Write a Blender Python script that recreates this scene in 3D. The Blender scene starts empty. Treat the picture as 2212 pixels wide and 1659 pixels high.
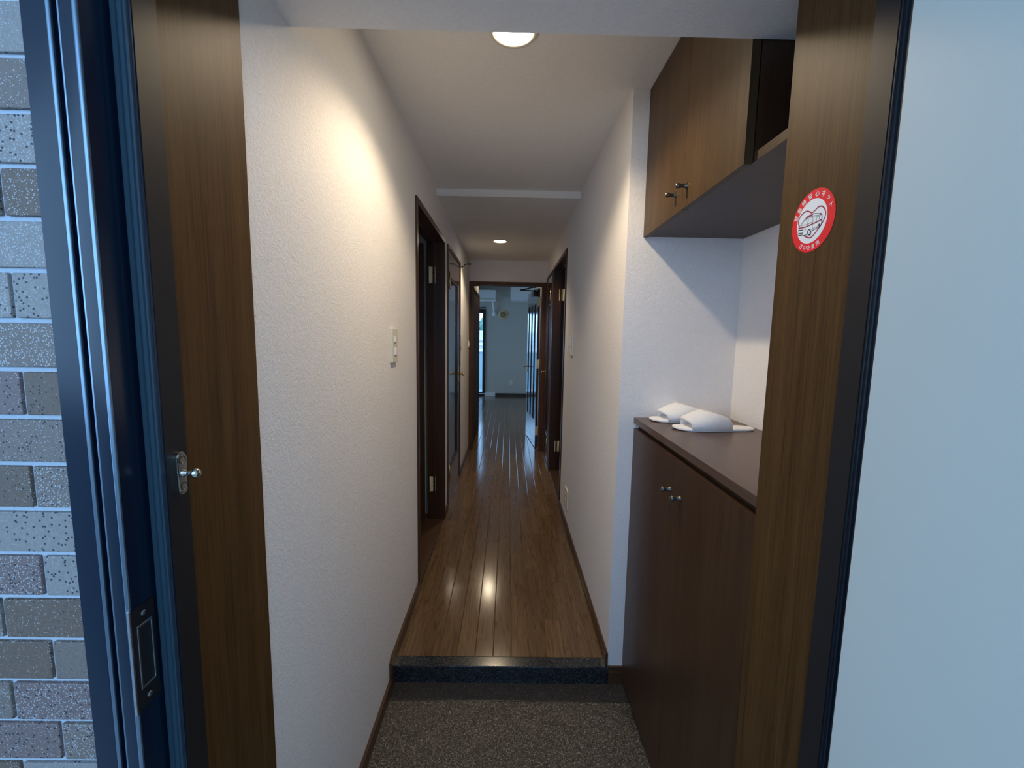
import bpy, bmesh, math, random
from mathutils import Matrix, Vector
random.seed(7)
S = bpy.context.scene
COL = S.collection
# ------------------------------------------------------------------ camera
CAM_R, CAM_U, CAM_F = (0.999813, -0.008383, 0.017409), (-0.016364, 0.111755, 0.993601), (0.010275, 0.993700, -0.111596)
cam = bpy.data.cameras.new('camera')
cam.sensor_fit = 'HORIZONTAL'; cam.sensor_width = 36.0; cam.lens = 919.9 / 2212 * 36.0
cam.clip_start = 0.01; cam.clip_end = 500
co = bpy.data.objects.new('camera', cam); COL.objects.link(co)
R_, U_, F_ = Vector(CAM_R).normalized(), Vector(CAM_U).normalized(), Vector(CAM_F).normalized()
co.matrix_world = Matrix(((R_.x, U_.x, -F_.x, 0), (R_.y, U_.y, -F_.y, 0), (R_.z, U_.z, -F_.z, 1.45), (0, 0, 0, 1)))
S.camera = co
# ------------------------------------------------------------------ world, exposure
W = bpy.data.worlds.new('world'); S.world = W; W.use_nodes = True
W.node_tree.nodes['Background'].inputs[0].default_value = (0.345, 0.61, 1.0, 1)
W.node_tree.nodes['Background'].inputs[1].default_value = 3.8
vs = S.view_settings
S.display_settings.display_device = 'sRGB'
vs.view_transform = 'Standard'; vs.look = 'None'; vs.gamma = 1.0; vs.use_curve_mapping = False
vs.exposure = 0.16
LAMP_W, LAMP2_W, LAMP3_W, WARM = 34.0, 38.0, 16.0, (1.0, 0.79, 0.54)
S.cycles.max_bounces = 16; S.cycles.diffuse_bounces = 8; S.cycles.transparent_max_bounces = 16

# ------------------------------------------------------------------ geometry helpers
def BM(): return bmesh.new()
def add_box(bm, x0, x1, y0, y1, z0, z1, bev=0.0):
    v = [bm.verts.new(p) for p in ((x0,y0,z0),(x1,y0,z0),(x1,y1,z0),(x0,y1,z0),(x0,y0,z1),(x1,y0,z1),(x1,y1,z1),(x0,y1,z1))]
    fs = [bm.faces.new([v[i] for i in f]) for f in ((0,3,2,1),(4,5,6,7),(0,1,5,4),(1,2,6,5),(2,3,7,6),(3,0,4,7))]
    if bev:
        es = list({e for f in fs for e in f.edges})
        bmesh.ops.bevel(bm, geom=es, offset=bev, segments=2, affect='EDGES', profile=0.5)
    return bm
def add_prism(bm, pts, axis, a0, a1):
    """polygon pts in the two other axes (in x,y,z order), extruded along axis"""
    def P(p, a):
        q = list(p); q.insert({'x':0,'y':1,'z':2}[axis], a); return q
    A = [bm.verts.new(P(p, a0)) for p in pts]; B = [bm.verts.new(P(p, a1)) for p in pts]
    bm.faces.new(A); bm.faces.new(list(reversed(B)))
    n = len(pts)
    for i in range(n):
        bm.faces.new((A[i], B[i], B[(i+1)%n], A[(i+1)%n]))
    return bm
def frame_of(d):
    d = Vector(d).normalized()
    a = Vector((0,0,1)) if abs(d.z) < 0.9 else Vector((1,0,0))
    s = d.cross(a).normalized(); return s, d.cross(s).normalized(), d
def add_lathe(bm, prof, org, axis, n=20):
    """prof: list of (radius, distance along axis)"""
    s, t, d = frame_of(axis); org = Vector(org); rings = []
    for r, h in prof:
        if r < 1e-6: rings.append([bm.verts.new(org + d*h)])
        else: rings.append([bm.verts.new(org + d*h + (s*math.cos(2*math.pi*k/n) + t*math.sin(2*math.pi*k/n))*r) for k in range(n)])
    for A, B in zip(rings, rings[1:]):
        for k in range(n):
            k2 = (k+1) % n
            if len(A) == 1 and len(B) == 1: continue
            if len(A) == 1: bm.faces.new((A[0], B[k], B[k2]))
            elif len(B) == 1: bm.faces.new((A[k], A[k2], B[0]))
            else: bm.faces.new((A[k], A[k2], B[k2], B[k]))
    return bm
def add_tube(bm, pts, r, n=10):
    pts = [Vector(p) for p in pts]; rings = []
    s = None
    for i, p in enumerate(pts):
        d = (pts[min(i+1, len(pts)-1)] - pts[max(i-1, 0)]).normalized()
        if s is None: s = frame_of(d)[0]
        s = (s - d*s.dot(d)).normalized(); t = d.cross(s)
        rr = r[i] if isinstance(r, (list, tuple)) else r
        rings.append([bm.verts.new(p + (s*math.cos(2*math.pi*k/n) + t*math.sin(2*math.pi*k/n))*rr) for k in range(n)])
    for A, B in zip(rings, rings[1:]):
        for k in range(n): bm.faces.new((A[k], A[(k+1)%n], B[(k+1)%n], B[k]))
    bm.faces.new(rings[0][::-1]); bm.faces.new(rings[-1])
    return bm
def mesh_of(name, bm, m, smooth=False):
    bmesh.ops.recalc_face_normals(bm, faces=bm.faces)
    me = bpy.data.meshes.new(name); bm.to_mesh(me); bm.free()
    if m: me.materials.append(m)
    if smooth:
        for p in me.polygons: p.use_smooth = True
    return me
def link(name, me, parent=None, smooth=False):
    o = bpy.data.objects.new(name, me); COL.objects.link(o)
    if parent is not None:
        o.parent = parent
        o.matrix_parent_inverse = Matrix.Translation(parent.location).inverted() if parent.type == 'EMPTY' else Matrix()
    return o
def obj(name, bm, m, parent=None, smooth=False, label=None):
    o = link(name, mesh_of(name, bm, m, smooth), parent)
    if label: o['label'] = label
    return o
def thing(name, label, cat, loc=(0,0,0), group=None, kind=None):
    o = bpy.data.objects.new(name, None); COL.objects.link(o); o.location = loc
    o.empty_display_size = 0.05
    return tag(o, label, cat, group, kind)
def tag(o, label, cat, group=None, kind=None):
    o['label'] = label; o['category'] = cat
    if group: o['group'] = group
    if kind: o['kind'] = kind
    return o
def struct(name, bm, m, label, cat):
    return tag(obj(name, bm, m), label, cat, kind='structure')
def smooth_by_angle(o, ang=0.6):
    me = o.data
    for p in me.polygons: p.use_smooth = True
    bm = bmesh.new(); bm.from_mesh(me)
    for e in bm.edges:
        if len(e.link_faces) == 2 and e.calc_face_angle(0) > ang: e.smooth = False
    bm.to_mesh(me); bm.free()
    return o

# ------------------------------------------------------------------ materials
class N:
    def __init__(s, name):
        s.m = bpy.data.materials.new(name); s.m.use_nodes = True
        s.t = s.m.node_tree; s.b = s.t.nodes['Principled BSDF']
    def n(s, kind, **k):
        nd = s.t.nodes.new(kind)
        for a, v in k.items():
            if a in nd.inputs: nd.inputs[a].default_value = v
            else: setattr(nd, a, v)
        return nd
    def l(s, a, b): s.t.links.new(a, b)
    def coords(s, scale=(1,1,1), kind='Object', rnd=False):
        tc = s.n('ShaderNodeTexCoord'); mp = s.n('ShaderNodeMapping'); mp.inputs['Scale'].default_value = scale
        s.l(tc.outputs[kind], mp.inputs['Vector'])
        if rnd:
            oi = s.n('ShaderNodeObjectInfo'); ml = s.n('ShaderNodeMath', operation='MULTIPLY'); ml.inputs[1].default_value = 37.0
            s.l(oi.outputs['Random'], ml.inputs[0]); s.l(ml.outputs[0], mp.inputs['Location'])
        return mp.outputs['Vector']
    def noise(s, vec, scale, detail=4, rough=0.55, dist=0.0):
        nd = s.n('ShaderNodeTexNoise'); nd.inputs['Scale'].default_value = scale; nd.inputs['Detail'].default_value = detail
        nd.inputs['Roughness'].default_value = rough; nd.inputs['Distortion'].default_value = dist
        s.l(vec, nd.inputs['Vector']); return nd.outputs['Fac']
    def ramp(s, fac, stops, interp='LINEAR'):
        r = s.n('ShaderNodeValToRGB'); r.color_ramp.interpolation = interp
        els = r.color_ramp.elements
        while len(els) < len(stops): els.new(0.5)
        for e, (p, c) in zip(els, stops):
            e.position = p; e.color = (*c, 1) if len(c) == 3 else c
        s.l(fac, r.inputs['Fac']); return r.outputs['Color']
    def mix(s, fac, a, b, mode='MIX'):
        mx = s.n('ShaderNodeMix', data_type='RGBA', blend_type=mode)
        for sock, v in ((mx.inputs[0], fac), (mx.inputs[6], a), (mx.inputs[7], b)):
            if isinstance(v, (int, float)): sock.default_value = v
            elif isinstance(v, tuple): sock.default_value = (*v, 1) if len(v) == 3 else v
            else: s.l(v, sock)
        return mx.outputs[2]
    def bump(s, h, strength, dist=0.001):
        b = s.n('ShaderNodeBump'); b.inputs['Strength'].default_value = strength; b.inputs['Distance'].default_value = dist
        s.l(h, b.inputs['Height']); s.l(b.outputs['Normal'], s.b.inputs['Normal'])
    def base(s, c):
        if isinstance(c, tuple): s.b.inputs['Base Color'].default_value = (*c, 1)
        else: s.l(c, s.b.inputs['Base Color'])
    def set(s, **k):
        for a, v in k.items(): s.b.inputs[a.replace('_', ' ')].default_value = v
        return s
def plain(name, c, rough=0.5, metal=0.0, spec=0.5, emit=None, es=0.0):
    s = N(name); s.base(c); s.set(Roughness=rough, Metallic=metal); s.b.inputs['Specular IOR Level'].default_value = spec
    if emit: s.b.inputs['Emission Color'].default_value = (*emit, 1); s.b.inputs['Emission Strength'].default_value = es
    return s.m
def wallpaper(name, c, scale=380, strength=0.9):
    s = N(name); v = s.coords(); 
    h = s.noise(v, scale, 3, 0.6); h2 = s.noise(v, scale*0.35, 2, 0.5)
    mx = s.n('ShaderNodeMath', operation='ADD'); s.l(h, mx.inputs[0]); s.l(h2, mx.inputs[1])
    s.base(s.mix(s.ramp(h2, [(0.3, (0,0,0)), (0.7, (1,1,1))]), tuple(q*0.955 for q in c), c))
    s.set(Roughness=0.85); s.b.inputs['Specular IOR Level'].default_value = 0.25
    s.bump(mx.outputs[0], strength, 0.0016); return s.m
def wood(name, dark, light, grain=(60,60,1.6), rough=0.34, rnd=False, spec=0.5, cathedral=False, tint=0.0, coat=0.0):
    s = N(name); v = s.coords(grain, rnd=rnd); v2 = s.coords(tuple(g*0.22 for g in grain), rnd=rnd)
    fine = s.noise(v, 4.0, 6, 0.7); broad = s.noise(v2, 2.0, 3, 0.5, 0.6)
    f = s.mix(0.45, s.ramp(fine, [(0.36, (0,0,0)), (0.64, (1,1,1))]), s.ramp(broad, [(0.3, (0,0,0)), (0.72, (1,1,1))]))
    col = s.mix(f, dark, light)
    if cathedral:
        v3 = s.coords((13, 0.75, 13), rnd=rnd); w = s.noise(v3, 1.5, 2, 0.4)
        ml = s.n('ShaderNodeMath', operation='MULTIPLY'); ml.inputs[1].default_value = 13.0; s.l(w, ml.inputs[0])
        fr = s.n('ShaderNodeMath', operation='FRACT'); s.l(ml.outputs[0], fr.inputs[0])
        ring = s.ramp(fr.outputs[0], [(0.0, (0.55,)*3), (0.22, (1,)*3), (0.8, (1,)*3), (1.0, (0.55,)*3)])
        col = s.mix(0.75, col, ring, 'MULTIPLY')
    if tint:
        oi = s.n('ShaderNodeObjectInfo'); hs = s.n('ShaderNodeHueSaturation')
        mr = s.n('ShaderNodeMapRange'); mr.inputs['To Min'].default_value = 1-tint; mr.inputs['To Max'].default_value = 1+tint
        s.l(oi.outputs['Random'], mr.inputs['Value']); s.l(mr.outputs[0], hs.inputs['Value']); s.l(col, hs.inputs['Color']); col = hs.outputs['Color']
    s.base(col); s.set(Roughness=rough); s.b.inputs['Specular IOR Level'].default_value = spec
    s.b.inputs['Coat Weight'].default_value = coat; s.b.inputs['Coat Roughness'].default_value = 0.12
    s.bump(fine, 0.06 if cathedral else 0.12, 0.0005); return s.m
def granite(name, cols, scale, rough, bump=0.0):
    s = N(name); v = s.coords()
    vo = s.n('ShaderNodeTexVoronoi'); vo.inputs['Scale'].default_value = scale; s.l(v, vo.inputs['Vector'])
    sep = s.n('ShaderNodeSeparateColor'); s.l(vo.outputs['Color'], sep.inputs[0])
    g = s.ramp(sep.outputs[0], cols, 'CONSTANT')
    n2 = s.noise(v, scale*0.5, 4, 0.7)
    s.base(s.mix(s.ramp(n2, [(0.35, (0,0,0)), (0.65, (1,1,1))]), s.mix(0.6, g, (0,0,0), 'MIX'), g))
    s.set(Roughness=rough)
    if bump: s.bump(s.noise(v, scale*0.45, 5, 0.7), bump, 0.003)
    return s.m
def tile_mat(name, base, white, black, wcol=(0.40,0.40,0.40)):
    s = N(name); v = s.coords(rnd=True)
    def specks(scale, thr):
        vo = s.n('ShaderNodeTexVoronoi'); vo.inputs['Scale'].default_value = scale; vo.inputs['Randomness'].default_value = 1.0
        s.l(v, vo.inputs['Vector'])
        sep = s.n('ShaderNodeSeparateColor'); s.l(vo.outputs['Color'], sep.inputs[0])
        a = s.ramp(vo.outputs['Distance'], [(0.0, (1,)*3), (0.34, (1,)*3), (0.42, (0,)*3)])
        b = s.ramp(sep.outputs[1], [(0.0, (0,)*3), (1-thr, (1,)*3)], 'CONSTANT')
        return s.mix(1.0, a, b, 'MULTIPLY')
    n = s.noise(v, 300, 4, 0.7)
    c = s.mix(s.ramp(n, [(0.35, (0,0,0)), (0.65, (1,1,1))]), tuple(q*0.78 for q in base), base)
    c = s.mix(specks(600, white*0.8), c, wcol)
    c = s.mix(specks(330, black), c, (0.02, 0.02, 0.025))
    s.base(c); s.set(Roughness=0.6); s.bump(n, 0.25, 0.0008); return s.m
def glass(name):
    s = N(name); t = s.t
    tr = s.n('ShaderNodeBsdfTransparent'); tr.inputs[0].default_value = (0.93, 0.97, 0.98, 1)
    gl = s.n('ShaderNodeBsdfGlossy'); gl.inputs['Roughness'].default_value = 0.02
    fr = s.n('ShaderNodeFresnel'); fr.inputs['IOR'].default_value = 1.45
    mx = s.n('ShaderNodeMixShader'); s.l(fr.outputs[0], mx.inputs[0]); s.l(tr.outputs[0], mx.inputs[1]); s.l(gl.outputs[0], mx.inputs[2])
    s.l(mx.outputs[0], t.nodes['Material Output'].inputs['Surface']); return s.m

M = {}
M['paper'] = wallpaper('wallpaper', (0.87, 0.845, 0.83))
M['paper_ceiling'] = wallpaper('ceiling_wallpaper', (0.86, 0.84, 0.81), 320, 0.3)
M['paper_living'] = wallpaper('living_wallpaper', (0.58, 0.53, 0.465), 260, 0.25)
M['wood'] = wood('dark_veneer', (0.048, 0.022, 0.007), (0.125, 0.064, 0.021), rough=0.45, spec=0.16)
M['wood_cab'] = wood('cabinet_veneer', (0.036, 0.017, 0.008), (0.080, 0.040, 0.019), rough=0.38, spec=0.4)
M['wood_upper'] = wood('upper_cabinet_veneer', (0.040, 0.021, 0.009), (0.098, 0.056, 0.023), rough=0.42, spec=0.25)
M['wood_top'] = wood('worktop_veneer', (0.075, 0.042, 0.028), (0.13, 0.078, 0.052), grain=(60, 1.6, 60), rough=0.33)
M['wood_dark'] = wood('door_veneer', (0.026, 0.011, 0.006), (0.068, 0.030, 0.014), rough=0.3)
M['wood_red'] = wood('reddish_casing_veneer', (0.055, 0.020, 0.008), (0.125, 0.050, 0.020), rough=0.45, spec=0.25)
M['wood_matt'] = wood('matt_door_veneer', (0.040, 0.020, 0.008), (0.085, 0.045, 0.018), rough=0.75, spec=0.12)
M['wood_gloss'] = wood('glossy_door_veneer', (0.030, 0.014, 0.008), (0.07, 0.033, 0.016), rough=0.13, coat=0.9)
M['skirting'] = wood('skirting_veneer', (0.045, 0.022, 0.012), (0.095, 0.048, 0.024), grain=(60, 1.6, 60), rough=0.33)
M['plank'] = wood('oak_plank', (0.105, 0.062, 0.030), (0.19, 0.118, 0.060), grain=(60, 2.2, 60), rough=0.14, rnd=True, cathedral=True, tint=0.11)
M['gap'] = plain('floor_gap', (0.012, 0.008, 0.005), 0.8)
M['granite_polished'] = granite('polished_granite', [(0, (0.012,0.016,0.022)), (0.45, (0.03,0.038,0.048)), (0.75, (0.065,0.078,0.09)), (0.93, (0.15,0.16,0.17))], 420, 0.16)
M['granite_rough'] = granite('flamed_granite', [(0, (0.025,0.023,0.019)), (0.4, (0.09,0.082,0.066)), (0.7, (0.18,0.165,0.135)), (0.92, (0.36,0.33,0.27))], 330, 0.36, 0.7)
M['granite_honed'] = granite('honed_granite', [(0, (0.022,0.02,0.02)), (0.45, (0.05,0.047,0.046)), (0.75, (0.085,0.08,0.076)), (0.93, (0.14,0.135,0.13))], 420, 0.42)
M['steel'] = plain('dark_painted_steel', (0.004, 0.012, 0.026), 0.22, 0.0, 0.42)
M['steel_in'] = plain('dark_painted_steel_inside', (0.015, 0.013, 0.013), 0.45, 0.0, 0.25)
M['steel_shade'] = plain('dark_painted_steel_shaded', (0.004, 0.007, 0.012), 0.4, 0.0, 0.25)  # darker copy of the frame steel, shade by the open door put into colour
M['bead'] = plain('highlight_blue_metal', (0.22, 0.30, 0.38), 0.26, 0.85)  # paler metal standing in for sky highlights on the frame edges
M['gasket'] = plain('rubber_gasket', (0.018, 0.045, 0.065), 0.45)
M['black'] = plain('black_plastic', (0.012, 0.012, 0.013), 0.45)
M['door_white'] = plain('pale_door_paint', (0.53, 0.53, 0.465), 0.5)
M['brass'] = plain('polished_brass', (0.62, 0.48, 0.24), 0.2, 1.0)
M['hinge'] = plain('pale_brass_plate', (0.85, 0.76, 0.50), 0.42, 0.3)
M['chrome'] = plain('nickel_plate', (0.66, 0.64, 0.58), 0.12, 1.0)
M['strike'] = plain('brushed_steel', (0.55, 0.57, 0.6), 0.28, 1.0)
M['knob'] = plain('dark_bronze', (0.16, 0.14, 0.11), 0.3, 0.9)
M['knob_grey'] = plain('pewter', (0.13, 0.13, 0.115), 0.38, 0.8)
M['ac_white'] = plain('appliance_white', (0.86, 0.87, 0.86), 0.4)
M['cream'] = plain('cream_plastic', (0.72, 0.68, 0.56), 0.4)
M['white'] = plain('white_plastic', (0.80, 0.80, 0.78), 0.4)
M['terry'] = wallpaper('white_terry', (0.93, 0.93, 0.94), 700, 0.6)
M['tan'] = plain('tan_plastic', (0.80, 0.52, 0.22), 0.5)
M['tan_dark'] = plain('tan_plastic_dark', (0.30, 0.20, 0.10), 0.5)
M['mortar'] = wallpaper('mortar', (0.46, 0.51, 0.56), 500, 0.4)
M['concrete'] = wallpaper('concrete', (0.50, 0.50, 0.49), 120, 0.3)
M['tile_light'] = tile_mat('light_speckled_tile', (0.28, 0.245, 0.22), 0.38, 0.16)
M['tile_mid'] = tile_mat('grey_speckled_tile', (0.19, 0.145, 0.118), 0.42, 0.12)
M['tile_brown'] = tile_mat('brown_speckled_tile', (0.15, 0.10, 0.07), 0.42, 0.10)
M['tile_pink'] = tile_mat('rosy_speckled_tile', (0.185, 0.125, 0.112), 0.42, 0.10)
M['alu'] = plain('dark_window_aluminium', (0.02, 0.024, 0.03), 0.35, 0.3)
M['glass'] = glass('clear_glass')
M['slit'] = plain('smoked_glass', (0.006, 0.006, 0.008), 0.5, 0.0, 0.2)
M['diffuser'] = plain('lamp_diffuser', (1, 1, 1), 0.5, emit=(1.0, 0.88, 0.66), es=60.0)
M['diffuser2'] = plain('lamp_diffuser_far', (1, 1, 1), 0.5, emit=(1.0, 0.90, 0.66), es=25.0)
M['ring'] = plain('lamp_trim', (0.78, 0.74, 0.62), 0.35)
M['red'] = plain('sticker_red', (0.90, 0.008, 0.022), 0.4)
M['paperwhite'] = plain('sticker_white', (0.93, 0.93, 0.92), 0.4)
M['crimson'] = plain('print_crimson', (0.36, 0.012, 0.045), 0.5)
M['ink'] = plain('print_ink', (0.03, 0.028, 0.035), 0.5)
M['leaf'] = plain('tree_leaves', (0.09, 0.20, 0.15), 0.8)
M['bark'] = plain('tree_bark', (0.08, 0.06, 0.045), 0.9)
M['ground'] = wallpaper('asphalt_ground', (0.22, 0.23, 0.22), 3, 0.1)
M['facade_far'] = plain('far_white_facade', (0.72, 0.74, 0.74), 0.7)
M['parapet'] = plain('pale_blue_panel', (0.42, 0.56, 0.62), 0.5)
M['win_far'] = plain('far_window', (0.08, 0.12, 0.15), 0.2)

# ------------------------------------------------------------------ room constants (metres; camera stands at 0,0,1.45)
WL, WR = -0.462, 0.440            # corridor walls
ZF, ZC, ZC2 = 0.079, 2.353, 2.312 # corridor floor, entrance ceiling, lower ceiling beyond the step in it
YS = 1.634                        # the step up
YE = 5.02                         # end wall of the corridor
YL, ZL = 9.74, 2.56               # far wall and ceiling of the living room
NX, NY = 0.882, 1.650             # niche side wall, niche end wall
D2 = (2.15, 3.09); D3 = (3.24, 4.075); D4 = (3.33, 4.30); D5 = (4.37, 4.995)   # outer edges of door casings
ZD = 2.12

# ------------------------------------------------------------------ floors
o = struct('floor', add_box(BM(), -2.7, 0.50, 1.69, YL+0.02, -0.05, 0.066), M['gap'], 'brown oak plank floor running down the corridor into the far room', 'floor')
FLOOR = o
pw = 0.0784; x_line = -0.0442
def plank_mesh(w, L):
    bm = BM(); h = 0.013; c = 0.0009; cw = 0.0026; g = 0.0003
    x0, x1 = g, w-g
    add_prism(bm, [(x0,-h),(x1,-h),(x1,-c),(x1-cw,0),(x0+cw,0),(x0,-c)], 'y', 0.0004, L-0.0004)
    return mesh_of('plank', bm, M['plank'])
cache = {}
def plank(x0, x1, y0, y1):
    k = (round(x1-x0, 4), round(y1-y0, 4))
    if k not in cache: cache[k] = plank_mesh(*k)
    p = link('plank', cache[k], FLOOR); p.location = (x0, y0, ZF)
nplank = 0
i0 = int(math.floor((-1.75 - x_line)/pw))
for i in range(i0, 7):
    x0, x1 = x_line + i*pw, x_line + (i+1)*pw
    living_only = x1 < WL - 0.0 or x0 > 0.43
    y = 1.69 - [0.0, 0.47, 0.21, 0.66, 0.34, 0.80][i % 6]
    ylim = 6.2 if x1 < WL else 1.69
    first = True
    while y < YL - 0.01:
        a, b = max(y, ylim), min(y + 0.909, YL)
        if b - a > 0.02:
            xa, xb = x0, x1
            if b <= 6.2 and xa < WL: xa = WL
            if xb > 0.44: xb = 0.44
            if xb - xa > 0.01: plank(xa, xb, a, b); nplank += 1
        y += 0.909
o = struct('floor_entrance', add_prism(BM(), [(-0.48,0.36),(0.90,0.36),(0.90,1.548),(-0.48,1.548)], 'z', -0.05, 0.0), M['granite_rough'], 'rough grey granite entrance floor inside the front door', 'floor')
obj('border_slab', add_prism(BM(), [(-0.48,1.5495),(0.90,1.5495),(0.90,1.66),(-0.48,1.66)], 'z', -0.05, 0.0005), M['granite_honed'], o, label='dark smooth strip along the step')
bm = BM()
add_prism(bm, [(YS+0.004,-0.04),(YS+0.004,0.046),(YS,0.05),(YS,ZF-0.003),(YS+0.003,ZF),(1.688,ZF),(1.688,-0.04)], 'x', -0.462, 0.441)
st = struct('trim_1', bm, M['granite_polished'], 'dark blue-grey polished granite step up to the wooden corridor', 'step')

# ------------------------------------------------------------------ walls and ceilings
def U_wall(y0, y1, z1, doors, zb=0.0):
    p = [(y0, zb)]
    for a, b, z in doors: p += [(a, zb), (a, z), (b, z), (b, zb)]
    return p + [(y1, zb), (y1, z1), (y0, z1)]
ci = 0.014   # casing covers this much of the wall round each opening
struct('wall_left', add_prism(BM(), U_wall(0.775, 5.16, 2.55, [(D2[0]+ci, D2[1]-ci, ZD-ci), (D3[0]+ci, D3[1]-ci, ZD-ci)]), 'x', -0.58, WL), M['paper'], 'long cream textured wallpaper wall on the left of the corridor', 'wall')
struct('wall_right', add_prism(BM(), U_wall(NY, 5.16, 2.55, [(D4[0]+ci, D4[1]-ci, ZD-ci), (D5[0]+ci, D5[1]-ci, ZD-ci)]), 'x', WR, 0.56), M['paper'], 'cream textured wallpaper wall on the right beyond the niche', 'wall')
struct('wall_niche', add_prism(BM(), [(0.56,NY),(NX,NY),(NX,0.79),(1.0,0.79),(1.0,1.78),(0.56,1.78)], 'z', 0, 2.5), M['paper'], 'textured wallpaper walls round the shoe cabinet niche', 'wall')
struct('ceiling', add_prism(BM(), [(0.50,2.076),(0.960,2.076),(0.960,ZC),(2.77,ZC),(2.77,ZC2),(5.10,ZC2),(5.10,2.62),(0.50,2.62)], 'x', -0.56, 0.95), M['paper_ceiling'], 'pale ceiling with a dropped beam inside the front door and a small step down further in', 'ceiling')
bm = BM(); add_box(bm, WL-0.01, 0.045, 3.22, 4.12, ZC2-0.0007, ZC2+0.01)
struct('trim_2', bm, M['paper_ceiling'], 'papered ceiling panel round the far ceiling lamp', 'ceiling panel')
struct('wall_end', add_prism(BM(), [(-0.56,0),(-0.437,0),(-0.437,2.045),(0.392,2.045),(0.392,0),(0.54,0),(0.54,2.7),(-0.56,2.7)], 'y', YE, 5.14), M['paper'], 'wallpapered end wall above the doorway to the far room', 'wall')
# outside wall with tiles
fac = struct('wall_facade', add_box(BM(), -3.2, -0.4565, 0.4365, 0.774, -0.3, 2.8), M['mortar'], 'speckled tile outer wall left of the front door', 'wall')
tiles = {}
def tile(x0, z0, kind, j):
    w, h = 0.092, 0.0440
    if j not in tiles:
        bm = BM(); add_box(bm, 0, w, 0, 0.006, 0, h, 0.0012); tiles[j] = mesh_of('tile', bm, None)
        tiles[j].materials.append(M['tile_mid'])
    t = link('tile', tiles[j], fac); t.location = (x0, 0.4325 + 0.0006*random.random(), z0)
    t.material_slots[0].link = 'OBJECT'; t.material_slots[0].material = M[kind]
L_, Mi, Br, Pk = 'tile_light', 'tile_mid', 'tile_brown', 'tile_pink'
# rows counted down from the joint at z = 1.7025; (right tile, next tile to its left)
tone = {-1:(L_,L_), 0:(L_,Mi), 1:(L_,L_), 2:(Br,Br), 3:(Mi,L_), 4:(Br,L_), 5:(Mi,Mi), 6:(Mi,Br), 7:(L_,Mi), 8:(L_,Mi), 9:(Br,L_), 10:(Br,L_), 11:(Mi,Br), 12:(L_,Mi), 13:(L_,Pk), 14:(Pk,Mi), 15:(Mi,L_)}
ROW, PIT = 0.0491, 0.0966
for k in range(-8, 34):
    zt = 1.7025 - k*ROW - 0.0025
    par = k % 2
    # odd rows joint at -0.492, even rows at -0.540
    xj = -0.492 if par == 0 else -0.540
    for c in range(-1, 6):
        x0 = xj - c*PIT + 0.0023
        x1 = x0 + 0.092
        if x1 > -0.36: continue
        tn = tone.get(k)
        idx = c + 1
        if par == 1: idx = c + 1
        kd = tn[min(idx, 1)] if tn and idx < 2 else random.choice([L_, L_, Mi, Mi, Br, Pk])
        if x1 > -0.4535:   # cut by the frame
            key = ('cut', round(x0, 3))
            if key not in tiles:
                bm = BM(); add_box(bm, 0, -0.4535 - x0, 0, 0.006, 0, 0.0440, 0.0012); tiles[key] = mesh_of('tile', bm, M['tile_mid'])
            if -0.4535 - x0 < 0.006: continue
            t = link('tile', tiles[key], fac); t.location = (x0, 0.4325, zt - 0.0440)
            t.material_slots[0].link = 'OBJECT'; t.material_slots[0].material = M[kd]
        else: tile(x0, zt - 0.0440, kd, 'full')
struct('wall_facade_right', add_box(BM(), 0.492, 3.2, 0.4365, 0.79, -0.3, 2.8), M['mortar'], 'outer wall right of the front door behind the open door', 'wall')
struct('wall_facade_top', add_box(BM(), -0.4565, 0.492, 0.4365, 0.56, 2.05, 2.8), M['mortar'], 'outer wall above the front door', 'wall')
# open gallery in front of the flat
struct('floor_gallery', add_box(BM(), -6, 6, -1.45, 0.4365, -0.25, -0.03), M['concrete'], 'concrete floor of the open access gallery', 'floor')
struct('ceiling_gallery', add_box(BM(), -6, 6, -1.45, 0.45, 2.55, 2.75), M['concrete'], 'concrete slab above the open access gallery', 'ceiling')
struct('wall_parapet', add_box(BM(), -6, 6, -1.45, -1.30, -0.03, 1.12), M['concrete'], 'parapet of the open access gallery', 'wall')

# ------------------------------------------------------------------ skirting
def skirt_prof(w, out, z0, z1, t=0.011):
    s = 1 if out > 0 else -1
    return [(w, z0), (w + s*t, z0), (w + s*t, z1-0.004), (w + s*(t-0.004), z1), (w, z1)]
def skirt(name, w, out, segs, lab):
    bm = BM()
    for y0, y1, z0, z1 in segs:
        add_prism(bm, skirt_prof(w, out, z0, z1), 'y', y0, y1)
    return struct(name, bm, M['skirting'], lab, 'baseboard')
bm = BM()
add_prism(bm, [(0.776,0.0),(YS-0.001,0.0),(YS-0.001,ZF),(D2[0],ZF),(D2[0],0.134),(1.612,0.134),(1.595,0.118),(1.595,0.05),(0.776,0.05)], 'x', WL-0.001, WL+0.011)
struct('baseboard_left', bm, M['skirting'], 'brown skirting stepping up along the left entrance wall', 'baseboard')
skirt('baseboard_left_middle', WL, 1, [(D2[1], D3[0], ZF, 0.134)], 'short brown skirting between the two left doors')
skirt('baseboard_left_far', WL, 1, [(D3[1], YE-0.002, ZF, 0.134)], 'brown skirting on the left before the end doorway')
skirt('baseboard_right', WR, -1, [(YS+0.012, D4[0], ZF, 0.134)], 'brown skirting along the right corridor wall')
bm = BM(); add_box(bm, WR-0.002, 0.53, NY-0.012, NY+0.001, 0.0, 0.055); add_box(bm, WR-0.002, 0.53, NY-0.009, NY+0.001, 0.055, 0.076)
struct('baseboard_niche', bm, M['skirting'], 'short stepped brown skirting beside the granite step', 'baseboard')

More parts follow.
